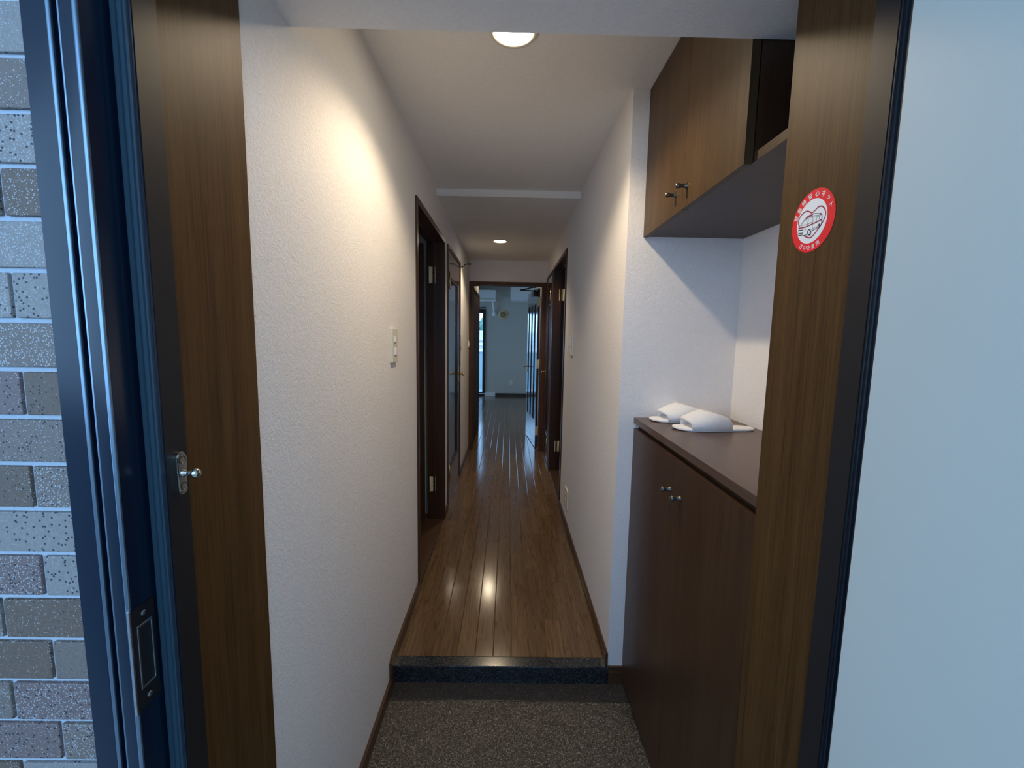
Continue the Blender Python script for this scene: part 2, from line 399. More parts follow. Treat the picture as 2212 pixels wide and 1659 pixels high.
# ------------------------------------------------------------------ front door: frame, jamb boards, leaf
fd = thing('door_1', 'dark blue steel front door frame with the pale front door standing open outside', 'door', (0, 0.45, 0), kind='structure')
ZH = 2.0
def jamb_poly(s):   # s = +1 left side as measured, mirrored about x = 0.005 for the right
    def arc(cx, cy, r, a0, a1, n=6): return [(cx + r*math.cos(math.radians(a0+(a1-a0)*k/n)), cy + r*math.sin(math.radians(a0+(a1-a0)*k/n))) for k in range(n+1)]
    p = [(-0.4535,0.520),(-0.4535,0.4312),(-0.4525,0.4300)] + arc(-0.4308,0.4338,0.0038,-90,-10) + [(-0.4266,0.4420),(-0.4202,0.4420)] + arc(-0.4181,0.4318,0.0016,180,270,4) + arc(-0.4058,0.4336,0.0036,-90,0) + [
         (-0.4022,0.4660),(-0.3835,0.4660),(-0.3828,0.4668),(-0.3828,0.4990),(-0.3840,0.5000),(-0.4050,0.5000),(-0.4050,0.520)]
    return p if s > 0 else [(0.010 - x, y) for x, y in p][::-1]
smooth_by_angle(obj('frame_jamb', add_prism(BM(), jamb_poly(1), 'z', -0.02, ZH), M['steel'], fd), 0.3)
smooth_by_angle(obj('frame_jamb', add_prism(BM(), jamb_poly(-1), 'z', -0.02, ZH), M['steel_shade'], fd), 0.3)  # hinge-side jamb, its shade painted in with the darker steel
for s in (1, -1):   # inside return of the frame, painted charcoal
    x = [-0.3832, -0.3822]; x = x if s > 0 else [0.010 - x[1], 0.010 - x[0]]
    obj('frame_lining', add_box(BM(), x[0], x[1], 0.4690, 0.5004, 0.0, ZH), M['steel_in'], fd)
    p = [(-0.3995,0.4662),(-0.3995,0.4635),(-0.3985,0.4618),(-0.3945,0.4618),(-0.3935,0.4640),(-0.3925,0.4640),(-0.3915,0.4622),(-0.3880,0.4622),(-0.3872,0.4640),(-0.3865,0.4640),(-0.3860,0.4630),(-0.3842,0.4630),(-0.3838,0.4662)]
    if s < 0: p = [(0.3938,0.4662),(0.3942,0.4635),(0.3950,0.4625),(0.3985,0.4625),(0.3995,0.4662)]
    obj('door_seal', add_prism(BM(), p, 'z', 0.0, ZH - 0.02), M['gasket'] if s > 0 else M['steel_shade'], fd)  # right seal in the darker steel too, shade of the door gap painted
obj('frame_head', add_prism(BM(), [(0.43,ZH),(0.466,ZH),(0.466,ZH-0.019),(0.50,ZH-0.019),(0.50,ZH+0.06),(0.43,ZH+0.06)], 'x', -0.4535, 0.4635), M['steel'], fd)
obj('threshold', add_box(BM(), -0.402, 0.412, 0.36, 0.505, -0.03, 0.012, 0.003), M['strike'], fd)
for bx_, by_, r_ in ((-0.4292,0.4325,0.0024),(-0.4186,0.4310,0.0012),(-0.4042,0.4318,0.0024)):  # added beads, their pale metal imitates bright sky glints along the edges
    obj('highlight_bead', add_lathe(BM(), [(r_,-0.01),(r_,ZH-0.01)], (bx_,by_,0), (0,0,1), 16), M['bead'], fd, smooth=True)
# strike plate on the left reveal
sp = obj('strike_plate', add_box(BM(), -0.4024, -0.4008, 0.4285, 0.4600, 1.029, 1.148, 0.0004), M['steel_in'], fd, label='blackened strike plate')
obj('bright_edge', add_box(BM(), -0.4030, -0.4004, 0.4275, 0.4300, 1.027, 1.150, 0.0006), M['strike'], sp, label='bright steel edge')
bm = BM()
for a in ((0.4355,0.4375,1.053,1.126),(0.4535,0.4555,1.053,1.126),(0.4355,0.4555,1.124,1.127),(0.4355,0.4555,1.052,1.0545)):
    add_box(bm, -0.4012, -0.3998, *a, 0.0004)
obj('slot_rim', bm, M['strike'], sp, label='bright rim of the bolt slot')
obj('bolt_slot', add_box(BM(), -0.4012, -0.4005, 0.4375, 0.4535, 1.054, 1.124), M['black'], sp)
for z in (1.138, 1.040):
    obj('screw', add_lathe(BM(), [(0.0032,0),(0.0032,0.0012),(0.002,0.0018),(0,0.0018)], (-0.4010,0.4450,z), (1,0,0), 12), M['strike'], sp)
# chain guard knob on the inner reveal
dg = BM()
w_, h_ = 0.0068, 0.0255
pts = [(0.4845 + w_*math.cos(t), 1.285 + (h_-w_)*(1 if math.sin(t) >= 0 else -1) + w_*math.sin(t)) for t in [2*math.pi*k/24 for k in range(24)]]
add_prism(dg, pts, 'x', -0.3824, -0.3760)
bmesh.ops.bevel(dg, geom=[e for e in dg.edges if abs(e.verts[0].co.x + 0.3760) < 1e-5 and abs(e.verts[1].co.x + 0.3760) < 1e-5], offset=0.0014, segments=2, affect='EDGES')
dgo = smooth_by_angle(obj('door_guard', dg, M['chrome'], fd, label='polished metal door guard plate with ball stud'), 0.7)
obj('ball_stud', add_lathe(BM(), [(0.0042,0.0),(0.0042,0.0016),(0.0030,0.0024),(0.0028,0.0085),(0.0036,0.0096),(0.0052,0.0115),(0.0059,0.0140),(0.0055,0.0166),(0.0036,0.0188),(0,0.0196)], (-0.3762,0.4845,1.285), (1,0,0.0), 24), M['chrome'], dgo, smooth=True)
for z in (1.3005, 1.2695):
    obj('screw', add_lathe(BM(), [(0.0048,0.0004),(0.0040,0.0002),(0.0034,-0.0006),(0.0,-0.0006)], (-0.3758,0.4845,z), (1,0,0), 14), M['knob'], dgo)
# brown jamb boards of the reveal
obj('jamb_board', add_box(BM(), -0.475, -0.4550, 0.512, 0.7745, 0.0, 2.083, 0.0008), M['wood'], fd, label='brown wood board lining the left reveal')
jb = obj('jamb_board', add_box(BM(), 0.4820, 0.502, 0.512, 0.7850, 0.0, 2.083, 0.0008), M['wood'], fd, label='brown wood board lining the right reveal')
obj('jamb_strip', add_box(BM(), -0.470, -0.4580, 0.497, 0.5125, 0.0, 2.05), M['black'], fd)
obj('jamb_strip', add_box(BM(), 0.4850, 0.497, 0.497, 0.5125, 0.0, 2.05), M['black'], fd)
obj('filler_strip', add_box(BM(), -0.4576, -0.4530, 0.4350, 0.5080, 0.0, ZH), M['black'], fd)  # unseen filler added each side so daylight cannot leak past the frame
obj('filler_strip', add_box(BM(), 0.4620, 0.4930, 0.4350, 0.5080, 0.0, ZH), M['black'], fd)
# leaf, open past 90 degrees, hinged on the right
bm = BM()
add_box(bm, 0.0, 0.040, -0.815, 0.0, 0.015, 1.995, 0.0015)
leaf = obj('door_leaf', bm, M['door_white'], fd, label='pale grey-blue open door leaf')
leaf.data.transform(Matrix.Translation((0.3622, 0.4200, 0)) @ Matrix.Rotation(math.radians(0.6), 4, 'Z'))
bm = BM(); add_box(bm, 0.002, 0.0405, -0.002, 0.0035, 0.016, 1.994, 0.001)
e = obj('edge_strip', bm, M['steel_shade'], leaf); e.data.transform(Matrix.Translation((0.3622, 0.4200, 0)) @ Matrix.Rotation(math.radians(0.6), 4, 'Z'))  # edge strip in the shade-darkened steel

# ------------------------------------------------------------------ interior doors
def casing(parent, side, y0, y1, z1, w=0.028, depth=0.118):
    """side -1 = left wall (opening faces +x), +1 = right wall"""
    xw = WL if side < 0 else WR
    s = -side
    xa, xb = xw + s*0.009, xw - s*depth
    lo, hi = min(xa, xb), max(xa, xb)
    for a, b in ((y0, y0+w), (y1-w, y1)):
        obj('casing', add_box(BM(), lo, hi, a, b, ZF, z1, 0.0012), M['wood_dark'], parent)
    obj('casing', add_box(BM(), lo, hi, y0+w, y1-w, z1-w, z1, 0.0012), M['wood_dark'], parent)
    # rebate stops
    st = [xw - s*0.075, xw - s*0.060]; 
    obj('stop', add_box(BM(), min(st), max(st), y1-w-0.010, y1-w, ZF, z1-w), M['wood_dark'], parent)
    obj('stop', add_box(BM(), min(st), max(st), y0+w, y0+w+0.010, ZF, z1-w), M['wood_dark'], parent)
    obj('stop', add_box(BM(), min(st), max(st), y0+w+0.01, y1-w-0.01, z1-w-0.010, z1-w), M['wood_dark'], parent)
def hinge_plate(parent, y, x0, x1, zc, h=0.112):
    """plate on a jamb face looking towards the entrance (-y)"""
    hb = obj('hinge', add_box(BM(), min(x0,x1), max(x0,x1), y-0.0028, y, zc-h/2, zc+h/2, 0.0008), M['hinge'], parent, label='pale brass hinge')
    kx = x1 + (0.004 if x1 > x0 else -0.004)
    obj('knuckle', add_lathe(BM(), [(0.001,-h/2-0.004),(0.0052,-h/2),(0.0052,h/2),(0.001,h/2+0.004)], (kx, y-0.006, zc), (0,0,1), 12), M['hinge'], hb, smooth=True)
    for k, zz in enumerate((-0.41, -0.15, 0.15, 0.41)):
        xx = x0 + (x1-x0)*(0.30 if k % 2 else 0.52)
        obj('screw', add_lathe(BM(), [(0.0034,0),(0.0030,0.0008),(0,0.0008)], (xx, y-0.0027, zc+zz*h), (0,-1,0), 8), M['ink'], hb)
def barrel(parent, x, y, zc, h=0.10, m='brass'):
    hb = obj('hinge', add_lathe(BM(), [(0.001,-h/2-0.005),(0.0065,-h/2),(0.0065,h/2),(0.001,h/2+0.005)], (x, y, zc), (0,0,1), 12), M[m], parent, smooth=True, label='brass barrel hinge')
    return hb
def lever(parent, x, y, z, s, along, m='brass', plate_h=0.16):
    """plate on a leaf face at x; s = direction out of the face along x; along = direction of the lever along y"""
    hp = obj('handle_plate', add_box(BM(), min(x, x+s*0.004), max(x, x+s*0.004), y-0.018, y+0.018, z-plate_h/2, z+plate_h/2, 0.0012), M[m], parent, label='brass handle plate')
    bm = BM(); add_tube(bm, [(x, y, z), (x+s*0.03, y, z), (x+s*0.046, y+along*0.004, z), (x+s*0.052, y+along*0.02, z), (x+s*0.052, y+along*0.105, z)], [0.010, 0.009, 0.009, 0.009, 0.008])
    obj('lever', bm, M[m], hp, smooth=True)

# door_2: left, open into the dark side room
d2 = thing('door_2', 'open dark doorway nearest on the left with two pale hinges', 'door', (WL, D2[0], ZF), kind='structure')
casing(d2, -1, *D2, ZD, 0.032)
yj = D2[1] - 0.032
hinge_plate(d2, yj-0.0005, -0.519, -0.556, 1.866); hinge_plate(d2, yj-0.0005, -0.519, -0.556, 0.353)
obj('door_leaf', add_box(BM(), -1.36, -0.598, 3.020, 3.056, 0.09, 2.075, 0.0015), M['wood_dark'], d2)
obj('sill', add_box(BM(), -0.58, -0.4630, D2[0]+0.032, D2[1]-0.032, 0.02, 0.086, 0.002), M['skirting'], d2)
# door_3: left, closed panel door
d3 = thing('door_3', 'closed dark panel door further along on the left', 'door', (WL, D3[0], ZF), kind='structure')
casing(d3, -1, *D3, ZD, 0.026)
xf = -0.4605
y0, y1 = D3[0]+0.029, D3[1]-0.029; z0, z1 = ZF+0.008, ZD-0.030
p = [(y0,z0),(y1,z0),(y1,z1),(y0,z1)]
lf = BM()
py0, py1, pz0, pz1 = y0+0.115, y1-0.14, 0.36, 1.90
for a in ((y0,py0,z0,z1),(py1,y1,z0,z1),(py0,py1,z0,pz0),(py0,py1,pz1,z1)):
    add_box(lf, xf-0.036, xf, *a)
dl = obj('door_leaf', lf, M['wood_gloss'], d3); dl['kind'] = 'thing'
obj('panel', add_box(BM(), xf-0.030, xf-0.014, py0-0.002, py1+0.002, pz0-0.002, pz1+0.002), M['wood_gloss'], dl)
bm = BM()
for a in ((py0,py0+0.016,pz0,pz1),(py1-0.016,py1,pz0,pz1),(py0+0.016,py1-0.016,pz0,pz0+0.016),(py0+0.016,py1-0.016,pz1-0.016,pz1)):
    add_box(bm, xf-0.014, xf-0.004, *a, 0.003)
obj('moulding', bm, M['wood_dark'], dl)
barrel(d3, xf+0.006, y0+0.06, 1.866, 0.13); barrel(d3, xf+0.006, y0+0.06, 0.345, 0.13)
lever(dl, xf, y1-0.085, 1.095, 1, -1, plate_h=0.15)
# door_4: right, open into a dark room
d4 = thing('door_4', 'open dark doorway on the right with two pale hinges', 'door', (WR, D4[0], ZF), kind='structure')
casing(d4, 1, *D4, ZD+0.002, 0.030)
yj = D4[1] - 0.030
hinge_plate(d4, yj-0.0005, 0.494, 0.541, 1.861); hinge_plate(d4, yj-0.0005, 0.490, 0.530, 0.335)
obj('door_leaf', add_box(BM(), 0.592, 1.36, 4.232, 4.268, 0.09, 2.075, 0.0015), M['wood_gloss'], d4)
obj('sill', add_box(BM(), 0.4410, 0.56, D4[0]+0.03, D4[1]-0.03, 0.02, 0.084, 0.002), M['skirting'], d4)
# door_5: right, closed narrow door
d5 = thing('door_5', 'closed narrow dark door on the right beside the end doorway', 'door', (WR, D5[0], ZF), kind='structure')
casing(d5, 1, *D5, ZD, 0.024)
xf = 0.4385; y0, y1 = D5[0]+0.026, D5[1]-0.026; z0, z1 = ZF+0.008, ZD-0.028
py0, py1, pz0, pz1 = y0+0.10, y1-0.10, 0.36, 1.80
lf = BM()
for a in ((y0,py0,z0,z1),(py1,y1,z0,z1),(py0,py1,z0,pz0),(py0,py1,pz1,z1)):
    add_box(lf, xf, xf+0.036, *a)
dl = obj('door_leaf', lf, M['wood_gloss'], d5)
obj('panel', add_box(BM(), xf+0.014, xf+0.030, py0-0.002, py1+0.002, pz0-0.002, pz1+0.002), M['wood_gloss'], dl)
bm = BM()
for a in ((py0,py0+0.016,pz0,pz1),(py1-0.016,py1,pz0,pz1),(py0+0.016,py1-0.016,pz0,pz0+0.016),(py0+0.016,py1-0.016,pz1-0.016,pz1)):
    add_box(bm, xf+0.004, xf+0.014, *a, 0.003)
obj('moulding', bm, M['wood_dark'], dl)
barrel(d5, xf-0.008, y0+0.10, 1.885, 0.12); barrel(d5, xf-0.008, y0+0.10, 0.30, 0.12)
lever(dl, xf, y1-0.07, 1.05, -1, -1)
# door_6: end doorway with a slit-glass door opened into the far room
d6 = thing('door_6', 'brown end doorway with a glazed door folded open into the far room', 'door', (0, YE, ZF), kind='structure')
for a, b in ((-0.4600,-0.4230),(0.386,0.4385)):
    obj('casing', add_box(BM(), a, b, YE-0.008, 5.148, ZF, 2.030, 0.0012), M['wood_red'], d6)
obj('casing', add_box(BM(), -0.4600, 0.4385, YE-0.008, 5.148, 2.030, 2.070, 0.0012), M['wood_red'], d6)
obj('stop', add_box(BM(), -0.423, -0.413, 5.09, 5.105, ZF, 2.030), M['wood_dark'], d6)
ang = math.atan(0.106)
T6 = Matrix.Translation((0.345, 5.135, 0)) @ Matrix.Rotation(ang, 4, 'Z')   # local y runs along the leaf, local x is its thickness
Lf = 0.775
sl = [(0.125, 0.235), (0.355, 0.465), (0.590, 0.690)]; sz0, sz1 = 0.42, 1.84
lf = BM(); ys_ = [0.0] + [q for s in sl for q in s] + [Lf]
for k in range(0, len(ys_), 2):
    add_box(lf, 0.0, 0.026, ys_[k], ys_[k+1], sz0, sz1)
add_box(lf, 0.0, 0.026, 0.0, Lf, 0.088, sz0); add_box(lf, 0.0, 0.026, 0.0, Lf, sz1, 2.02)
lf.transform(T6)
dl = obj('door_leaf', lf, M['wood_gloss'], d6, label='open door leaf with three tall narrow panes')
for a, b in sl:
    bm = BM(); add_box(bm, 0.009, 0.017, a-0.004, b+0.004, sz0-0.004, sz1+0.004); bm.transform(T6)
    obj('pane', bm, M['slit'], dl)
hp = BM(); add_box(hp, -0.004, 0.0, Lf-0.068, Lf-0.036, 0.96, 1.13, 0.001); hp.transform(T6)
hp = obj('handle_plate', hp, M['brass'], dl)
bm = BM(); add_tube(bm, [(0,Lf-0.052,1.045), (-0.030,Lf-0.052,1.045), (-0.05,Lf-0.058,1.045), (-0.052,Lf-0.15,1.045)], 0.0085); bm.transform(T6)
obj('lever', bm, M['brass'], hp, smooth=True)
for z in (1.86, 1.12, 0.30):
    bm = BM(); add_box(bm, 0.001, 0.025, -0.0035, -0.0005, z-0.055, z+0.055, 0.0008); bm.transform(T6)
    hb = obj('hinge', bm, M['hinge'], d6, label='pale brass hinge')
    bm = BM(); add_lathe(bm, [(0.001,-0.06),(0.0058,-0.055),(0.0058,0.055),(0.001,0.06)], (0.031, -0.004, z), (0,0,1), 12); bm.transform(T6)
    obj('knuckle', bm, M['hinge'], hb, smooth=True)
    for q in (-0.04, -0.014, 0.014, 0.04):
        bm = BM(); add_lathe(bm, [(0.0034,0),(0.003,0.0008),(0,0.0008)], (0.008 if q*100 % 2 else 0.016, -0.0034, z+q), (0,-1,0), 8); bm.transform(T6)
        obj('screw', bm, M['ink'], hb)
# door closer on the leaf
bm = BM(); add_box(bm, -0.046, -0.001, 0.05, 0.24, 1.935, 1.995, 0.008); bm.transform(T6)
cl = obj('door_closer', bm, M['black'], dl, label='black door closer with folded arms')
p0 = T6 @ Vector((-0.023, 0.12, 1.998)); el = Vector((0.150, 5.26, 2.008)); fx = Vector((0.300, 5.150, 2.036))
bm = BM(); add_tube(bm, [p0, el], 0.0075); add_tube(bm, [el, fx], 0.0075); add_lathe(bm, [(0,-0.012),(0.013,-0.012),(0.013,0.012),(0,0.012)], el, (0,0,1), 12)
add_lathe(bm, [(0,-0.012),(0.012,-0.012),(0.012,0.014),(0,0.014)], p0, (0,0,1), 12); add_lathe(bm, [(0,-0.012),(0.012,-0.012),(0.012,0.010),(0,0.010)], fx, (0,0,1), 12)
obj('closer_arm', bm, M['black'], cl)

# stay hook above the far end of door 3
hk = thing('stay_hook', 'small black curved hook on the left wall above the panel door', 'hook', (WL, 4.06, 2.10))
obj('wire', add_tube(BM(), [(WL-0.001,4.085,2.086),(-0.445,4.085,2.084),(-0.43,4.085,2.092),(-0.415,4.085,2.106),(-0.40,4.085,2.112),(-0.385,4.085,2.113)], 0.0045), M['black'], hk, smooth=True)
obj('tip', add_lathe(BM(), [(0,-0.004),(0.009,-0.004),(0.010,0.0),(0.010,0.026),(0,0.028)], (-0.387,4.085,2.113), (1,0,0.05), 12), M['black'], hk)

# ------------------------------------------------------------------ side rooms behind the open doorways
def closed_room(name, x0, x1, y0, y1, z1, hole, lab):
    """shell of a side room: floor, ceiling and four walls left open only on the corridor side; hole = window (y0,y1,z0,z1) in the outer wall"""
    t = 0.08
    outer = x0 if abs(x0) > abs(x1) else x1
    so = -1 if outer < 0 else 1
    inner = x1 if outer == x0 else x0
    lo, hi = min(inner, outer), max(inner, outer)
    bm = BM(); add_box(bm, lo, hi, y0-t, y0, 0, z1); add_box(bm, lo, hi, y1, y1+t, 0, z1)
    a0, a1 = (outer, outer + so*t); a0, a1 = min(a0, a1), max(a0, a1)
    if hole:
        hy0, hy1, hz0, hz1 = hole
        for q in ((y0-t,hy0,0,z1),(hy1,y1+t,0,z1),(hy0,hy1,0,hz0),(hy0,hy1,hz1,z1)): add_box(bm, a0, a1, *q)
    else: add_box(bm, a0, a1, y0-t, y1+t, 0, z1)
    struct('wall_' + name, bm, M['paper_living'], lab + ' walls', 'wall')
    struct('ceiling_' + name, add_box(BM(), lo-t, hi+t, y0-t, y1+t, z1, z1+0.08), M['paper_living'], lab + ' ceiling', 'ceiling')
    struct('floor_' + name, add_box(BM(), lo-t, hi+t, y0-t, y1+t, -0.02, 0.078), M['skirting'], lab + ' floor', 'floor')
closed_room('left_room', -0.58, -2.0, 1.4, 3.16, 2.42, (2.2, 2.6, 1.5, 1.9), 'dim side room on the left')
closed_room('right_room', 0.56, 2.0, 3.0, 4.36, 2.42, (3.5, 3.8, 1.5, 1.8), 'dim side room on the right')

# ------------------------------------------------------------------ far room
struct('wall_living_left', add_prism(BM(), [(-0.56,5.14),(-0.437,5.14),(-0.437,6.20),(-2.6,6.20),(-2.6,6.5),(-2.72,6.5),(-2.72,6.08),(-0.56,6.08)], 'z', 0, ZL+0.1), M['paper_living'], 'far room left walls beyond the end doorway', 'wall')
bm = BM()
for q in ((6.5, 6.7, 0, ZL+0.1), (9.5, YL+0.12, 0, ZL+0.1), (6.7, 9.5, 0, 0.12), (6.7, 9.5, 2.1, ZL+0.1)): add_box(bm, -2.72, -2.6, *q)
struct('wall_living_side', bm, M['paper_living'], 'far room outer side wall with a wide window', 'wall')
struct('wall_living_right', add_box(BM(), 0.43, 0.55, 5.14, YL+0.12, 0, ZL+0.1), M['paper_living'], 'far room right wall behind the glazed door', 'wall')
struct('wall_living_far', add_prism(BM(), [(-2.7,0),(-2.30,0),(-2.30,0.115),(-2.30,2.045),(-0.528,2.045),(-0.528,0.115),(-2.30,0.115),(-2.30,0)][:2] + [(-2.30,2.045),(-0.528,2.045),(-0.528,0),(0.5,0),(0.5,ZL+0.1),(-2.7,ZL+0.1)], 'y', YL, YL+0.12), M['paper_living'], 'pale blue-grey far wall of the far room with a window on its left', 'wall')
struct('ceiling_living', add_box(BM(), -2.75, 0.56, 5.10, YL+0.12, ZL, ZL+0.12), M['paper_living'], 'far room ceiling', 'ceiling')
struct('trim_3', add_box(BM(), 0.034, 0.44, 9.20, YL+0.01, 2.226, ZL+0.02), M['paper'], 'boxed beam at the top right of the far wall', 'beam')
bm = BM(); add_box(bm, -0.528+0.045, 0.43, YL-0.012, YL+0.001, ZF, 0.138)
struct('baseboard_far', bm, M['wood_dark'], 'dark skirting along the far wall', 'baseboard')
d7 = thing('door_7', 'dark sliding door along the left just beyond the end doorway', 'door', (-0.437, 5.15, ZF), kind='structure')
obj('door_leaf', add_box(BM(), -0.445, -0.424, 5.20, 6.14, ZF+0.006, 1.985, 0.002), M['wood_matt'], d7)
obj('casing', add_box(BM(), -0.445, -0.418, 5.152, 6.18, 1.985, 2.02, 0.002), M['wood_matt'], d7)
obj('casing', add_box(BM(), -0.445, -0.418, 6.14, 6.18, ZF, 1.985, 0.002), M['wood_matt'], d7)
# window
wn = thing('window_1', 'tall balcony window left of the far wall, bright sky outside', 'window', (-1.4, YL, 0.1), kind='structure')
bm = BM(); add_box(bm, -2.30, -0.528, YL-0.015, YL+0.11, 1.995, 2.045); add_box(bm, -2.30, -0.528, YL-0.015, YL+0.11, 0.0, 0.118)
add_box(bm, -2.30, -2.255, YL-0.015, YL+0.11, 0.118, 1.995); add_box(bm, -0.575, -0.520, YL-0.018, YL+0.11, 0.095, 2.045)
obj('window_frame', bm, M['alu'], wn)
obj('window_sill', add_box(BM(), -2.30, -0.52, YL-0.03, YL-0.005, 0.119, 0.132), M['white'], wn)
for a, b, yy in ((-2.255, -1.38, YL+0.045), (-1.43, -0.575, YL+0.085)):
    bm = BM()
    for q in ((a,a+0.035,0.118,1.995),(b-0.012,b,0.118,1.995),(a,b,0.118,0.150),(a,b,1.96,1.995)): add_box(bm, q[0], q[1], yy-0.012, yy+0.012, q[2], q[3])
    sh = obj('sash', bm, M['alu'], wn)
    obj('pane', add_box(BM(), a+0.03, b-0.010, yy-0.002, yy+0.002, 0.14, 1.97), M['glass'], sh)
w2 = thing('window_2', 'wide side window of the far room out of direct view', 'window', (-2.66, 8.1, 0.12), kind='structure')
bm = BM()
for q in ((6.7,9.5,0.12,0.16),(6.7,9.5,2.06,2.1),(6.7,6.74,0.16,2.06),(9.46,9.5,0.16,2.06),(8.07,8.13,0.16,2.06)): add_box(bm, -2.71, -2.61, *q)
obj('window_frame', bm, M['alu'], w2)
for a, b in ((6.74, 8.07), (8.13, 9.46)): obj('pane', add_box(BM(), -2.662, -2.658, a, b, 0.16, 2.06), M['glass'], w2)
# curtain rail
cr = thing('curtain_rail', 'thin dark curtain rail above the balcony window', 'curtain rail', (-1.4, YL, 2.08))
obj('rail', add_box(BM(), -2.35, -0.512, YL-0.055, YL-0.035, 2.068, 2.085), M['alu'], cr)
for x in (-2.3, -1.4, -0.56): obj('bracket', add_box(BM(), x-0.008, x+0.008, YL-0.05, YL+0.001, 2.070, 2.092), M['alu'], cr)
# air conditioner with pipe
ac = thing('air_conditioner', 'white wall air conditioner above the balcony window', 'air conditioner', (-0.70, YL, 2.21))
bm = BM(); add_prism(bm, [(YL+0.001,2.215),(9.545,2.205),(9.525,2.225),(9.520,2.30),(9.520,2.440),(9.535,2.458),(YL+0.001,2.458)], 'x', -1.09, -0.300)
obj('body', bm, M['ac_white'], ac)
obj('air_flap', add_box(BM(), -1.05, -0.34, 9.514, 9.528, 2.232, 2.275, 0.003), M['cream'], ac)
obj('drain_pipe', add_tube(BM(), [(-0.355,9.66,2.215),(-0.352,9.67,2.15),(-0.340,9.69,2.06),(-0.330,9.705,1.985),(-0.328,9.72,1.955),(-0.328,YL+0.002,1.945)], 0.024), M['white'], ac, smooth=True)
obj('wall_sleeve', add_lathe(BM(), [(0.0,0.022),(0.040,0.022),(0.052,0.012),(0.054,-0.002)], (-0.326,YL,1.938), (0,-1,0), 20), M['white'], ac, smooth=True)
# round vent
vt = thing('air_vent', 'round beige vent cap on the far wall', 'vent', (-0.125, YL, 1.93))
obj('rim', add_lathe(BM(), [(0.096,-0.002),(0.098,0.012),(0.090,0.022),(0.072,0.022),(0.070,0.012)], (-0.125,YL,1.93), (0,-1,0), 32), M['tan'], vt, smooth=True)
obj('cover', add_lathe(BM(), [(0.074,0.006),(0.068,0.016),(0.04,0.026),(0.0,0.030)], (-0.125,YL,1.93), (0,-1,0), 32), M['tan_dark'], vt, smooth=True)
# outlet, block
def outlet(name, lab, cen, facing, w, h, mat, group=None):
    ot = thing(name, lab, 'outlet', cen, group)
    c = Vector(cen); f = Vector(facing); s = Vector((0,0,1)).cross(f)
    def bx(nm, du0, du1, dz0, dz1, t0, t1, m, par, bev=0.001):
        bm = BM(); pts = [c + s*a + f*t + Vector((0,0,z)) for a in (du0,du1) for t in (t0,t1) for z in (dz0,dz1)]
        add_box(bm, min(p.x for p in pts), max(p.x for p in pts), min(p.y for p in pts), max(p.y for p in pts), min(p.z for p in pts), max(p.z for p in pts), bev)
        return obj(nm, bm, m, par)
    bx('plate', -w/2, w/2, -h/2, h/2, -0.001, 0.009, mat, ot, 0.002)
    for dz in (-0.022, 0.022):
        so = bx('socket', -0.014, 0.014, dz-0.015, dz+0.015, 0.008, 0.0125, mat, ot)
        for du in (-0.006, 0.006): bx('slot', du-0.0012, du+0.0012, dz-0.004, dz+0.005, 0.0122, 0.0129, M['ink'], so, 0)
    return ot
outlet('wall_outlet', 'pale outlet low on the far wall', (0.075, YL, 0.39), (0,-1,0), 0.075, 0.12, M['cream'])
outlet('wall_outlet', 'cream outlet low on the right corridor wall', (WR, 2.955, 0.300), (-1,0,0), 0.125, 0.135, M['cream'])
bl = thing('floor_block', 'pale grey block on the floor at the foot of the balcony window', 'block', (-0.40, 9.66, ZF))
obj('body', add_box(BM(), -0.520, -0.283, 9.60, YL-0.013, ZF, 0.150, 0.004), M['white'], bl)
# ------------------------------------------------------------------ balcony and view
struct('floor_balcony', add_box(BM(), -4, 2, YL+0.12, 11.35, -0.1, 0.03), M['concrete'], 'balcony floor outside the window', 'floor')
pb = struct('wall_balcony', add_box(BM(), -4, 2, 11.28, 11.34, 0.03, 1.02), M['parapet'], 'pale balcony parapet outside the window', 'wall')
obj('handrail', add_box(BM(), -4, 2, 11.25, 11.37, 1.02, 1.062, 0.008), M['white'], pb)
tag(obj('ground', add_box(BM(), -120, 120, 12, 200, -8.3, -8.0), M['ground']), 'ground far below beyond the balcony', 'ground', kind='structure')
bd = thing('apartment_building', 'low white apartment block seen through the balcony window', 'building', (-5, 48, -8))
obj('wall', add_box(BM(), -14, 5, 45, 55, -8, 1.7), M['facade_far'], bd)
obj('roof', add_box(BM(), -14.3, 5.3, 44.7, 55.3, 1.7, 1.95), M['white'], bd)
for k, z in enumerate((1.25, 0.72, 0.1, -2.6, -5.2)):
    obj('balcony', add_box(BM(), -13, 4, 44.3, 45, z-0.25 if k < 3 else z-1, z), M['white'], bd)
for k in range(9):
    obj('window', add_box(BM(), -13+k*1.9, -11.9+k*1.9, 44.96, 45.05, -1.6, -0.4), M['win_far'], bd)
def blob(bm, c, r, seed):
    rnd = random.Random(seed)
    q = bmesh.ops.create_icosphere(bm, subdivisions=3, radius=r)
    for v in q['verts']:
        v.co *= 1 + rnd.uniform(-0.14, 0.14); v.co.z *= 0.9; v.co += Vector(c)
for k, (x, y, top, lab) in enumerate(((-7.2, 62, 2.9, 'dense green tree behind the white apartment block, left of two'), (-3.1, 68, 4.3, 'taller green tree behind the white apartment block'))):
    tr = thing('tree', lab, 'tree', (x, y, -8), group='trees beyond the balcony')
    bm = BM()
    for j in range(5):
        rr = 1.5 + 0.3*random.random()
        blob(bm, (x + random.uniform(-.8,.8), y + random.uniform(-.8,.8), top - rr*0.9 - (0 if j == 0 else random.uniform(0.6, 2.6))), rr, 10*k+j)
    obj('crown', bm, M['leaf'], tr)
    obj('trunk', add_tube(BM(), [(x,y,-8),(x+0.1,y,-4),(x,y,top-3)], [0.3,0.22,0.15]), M['bark'], tr)

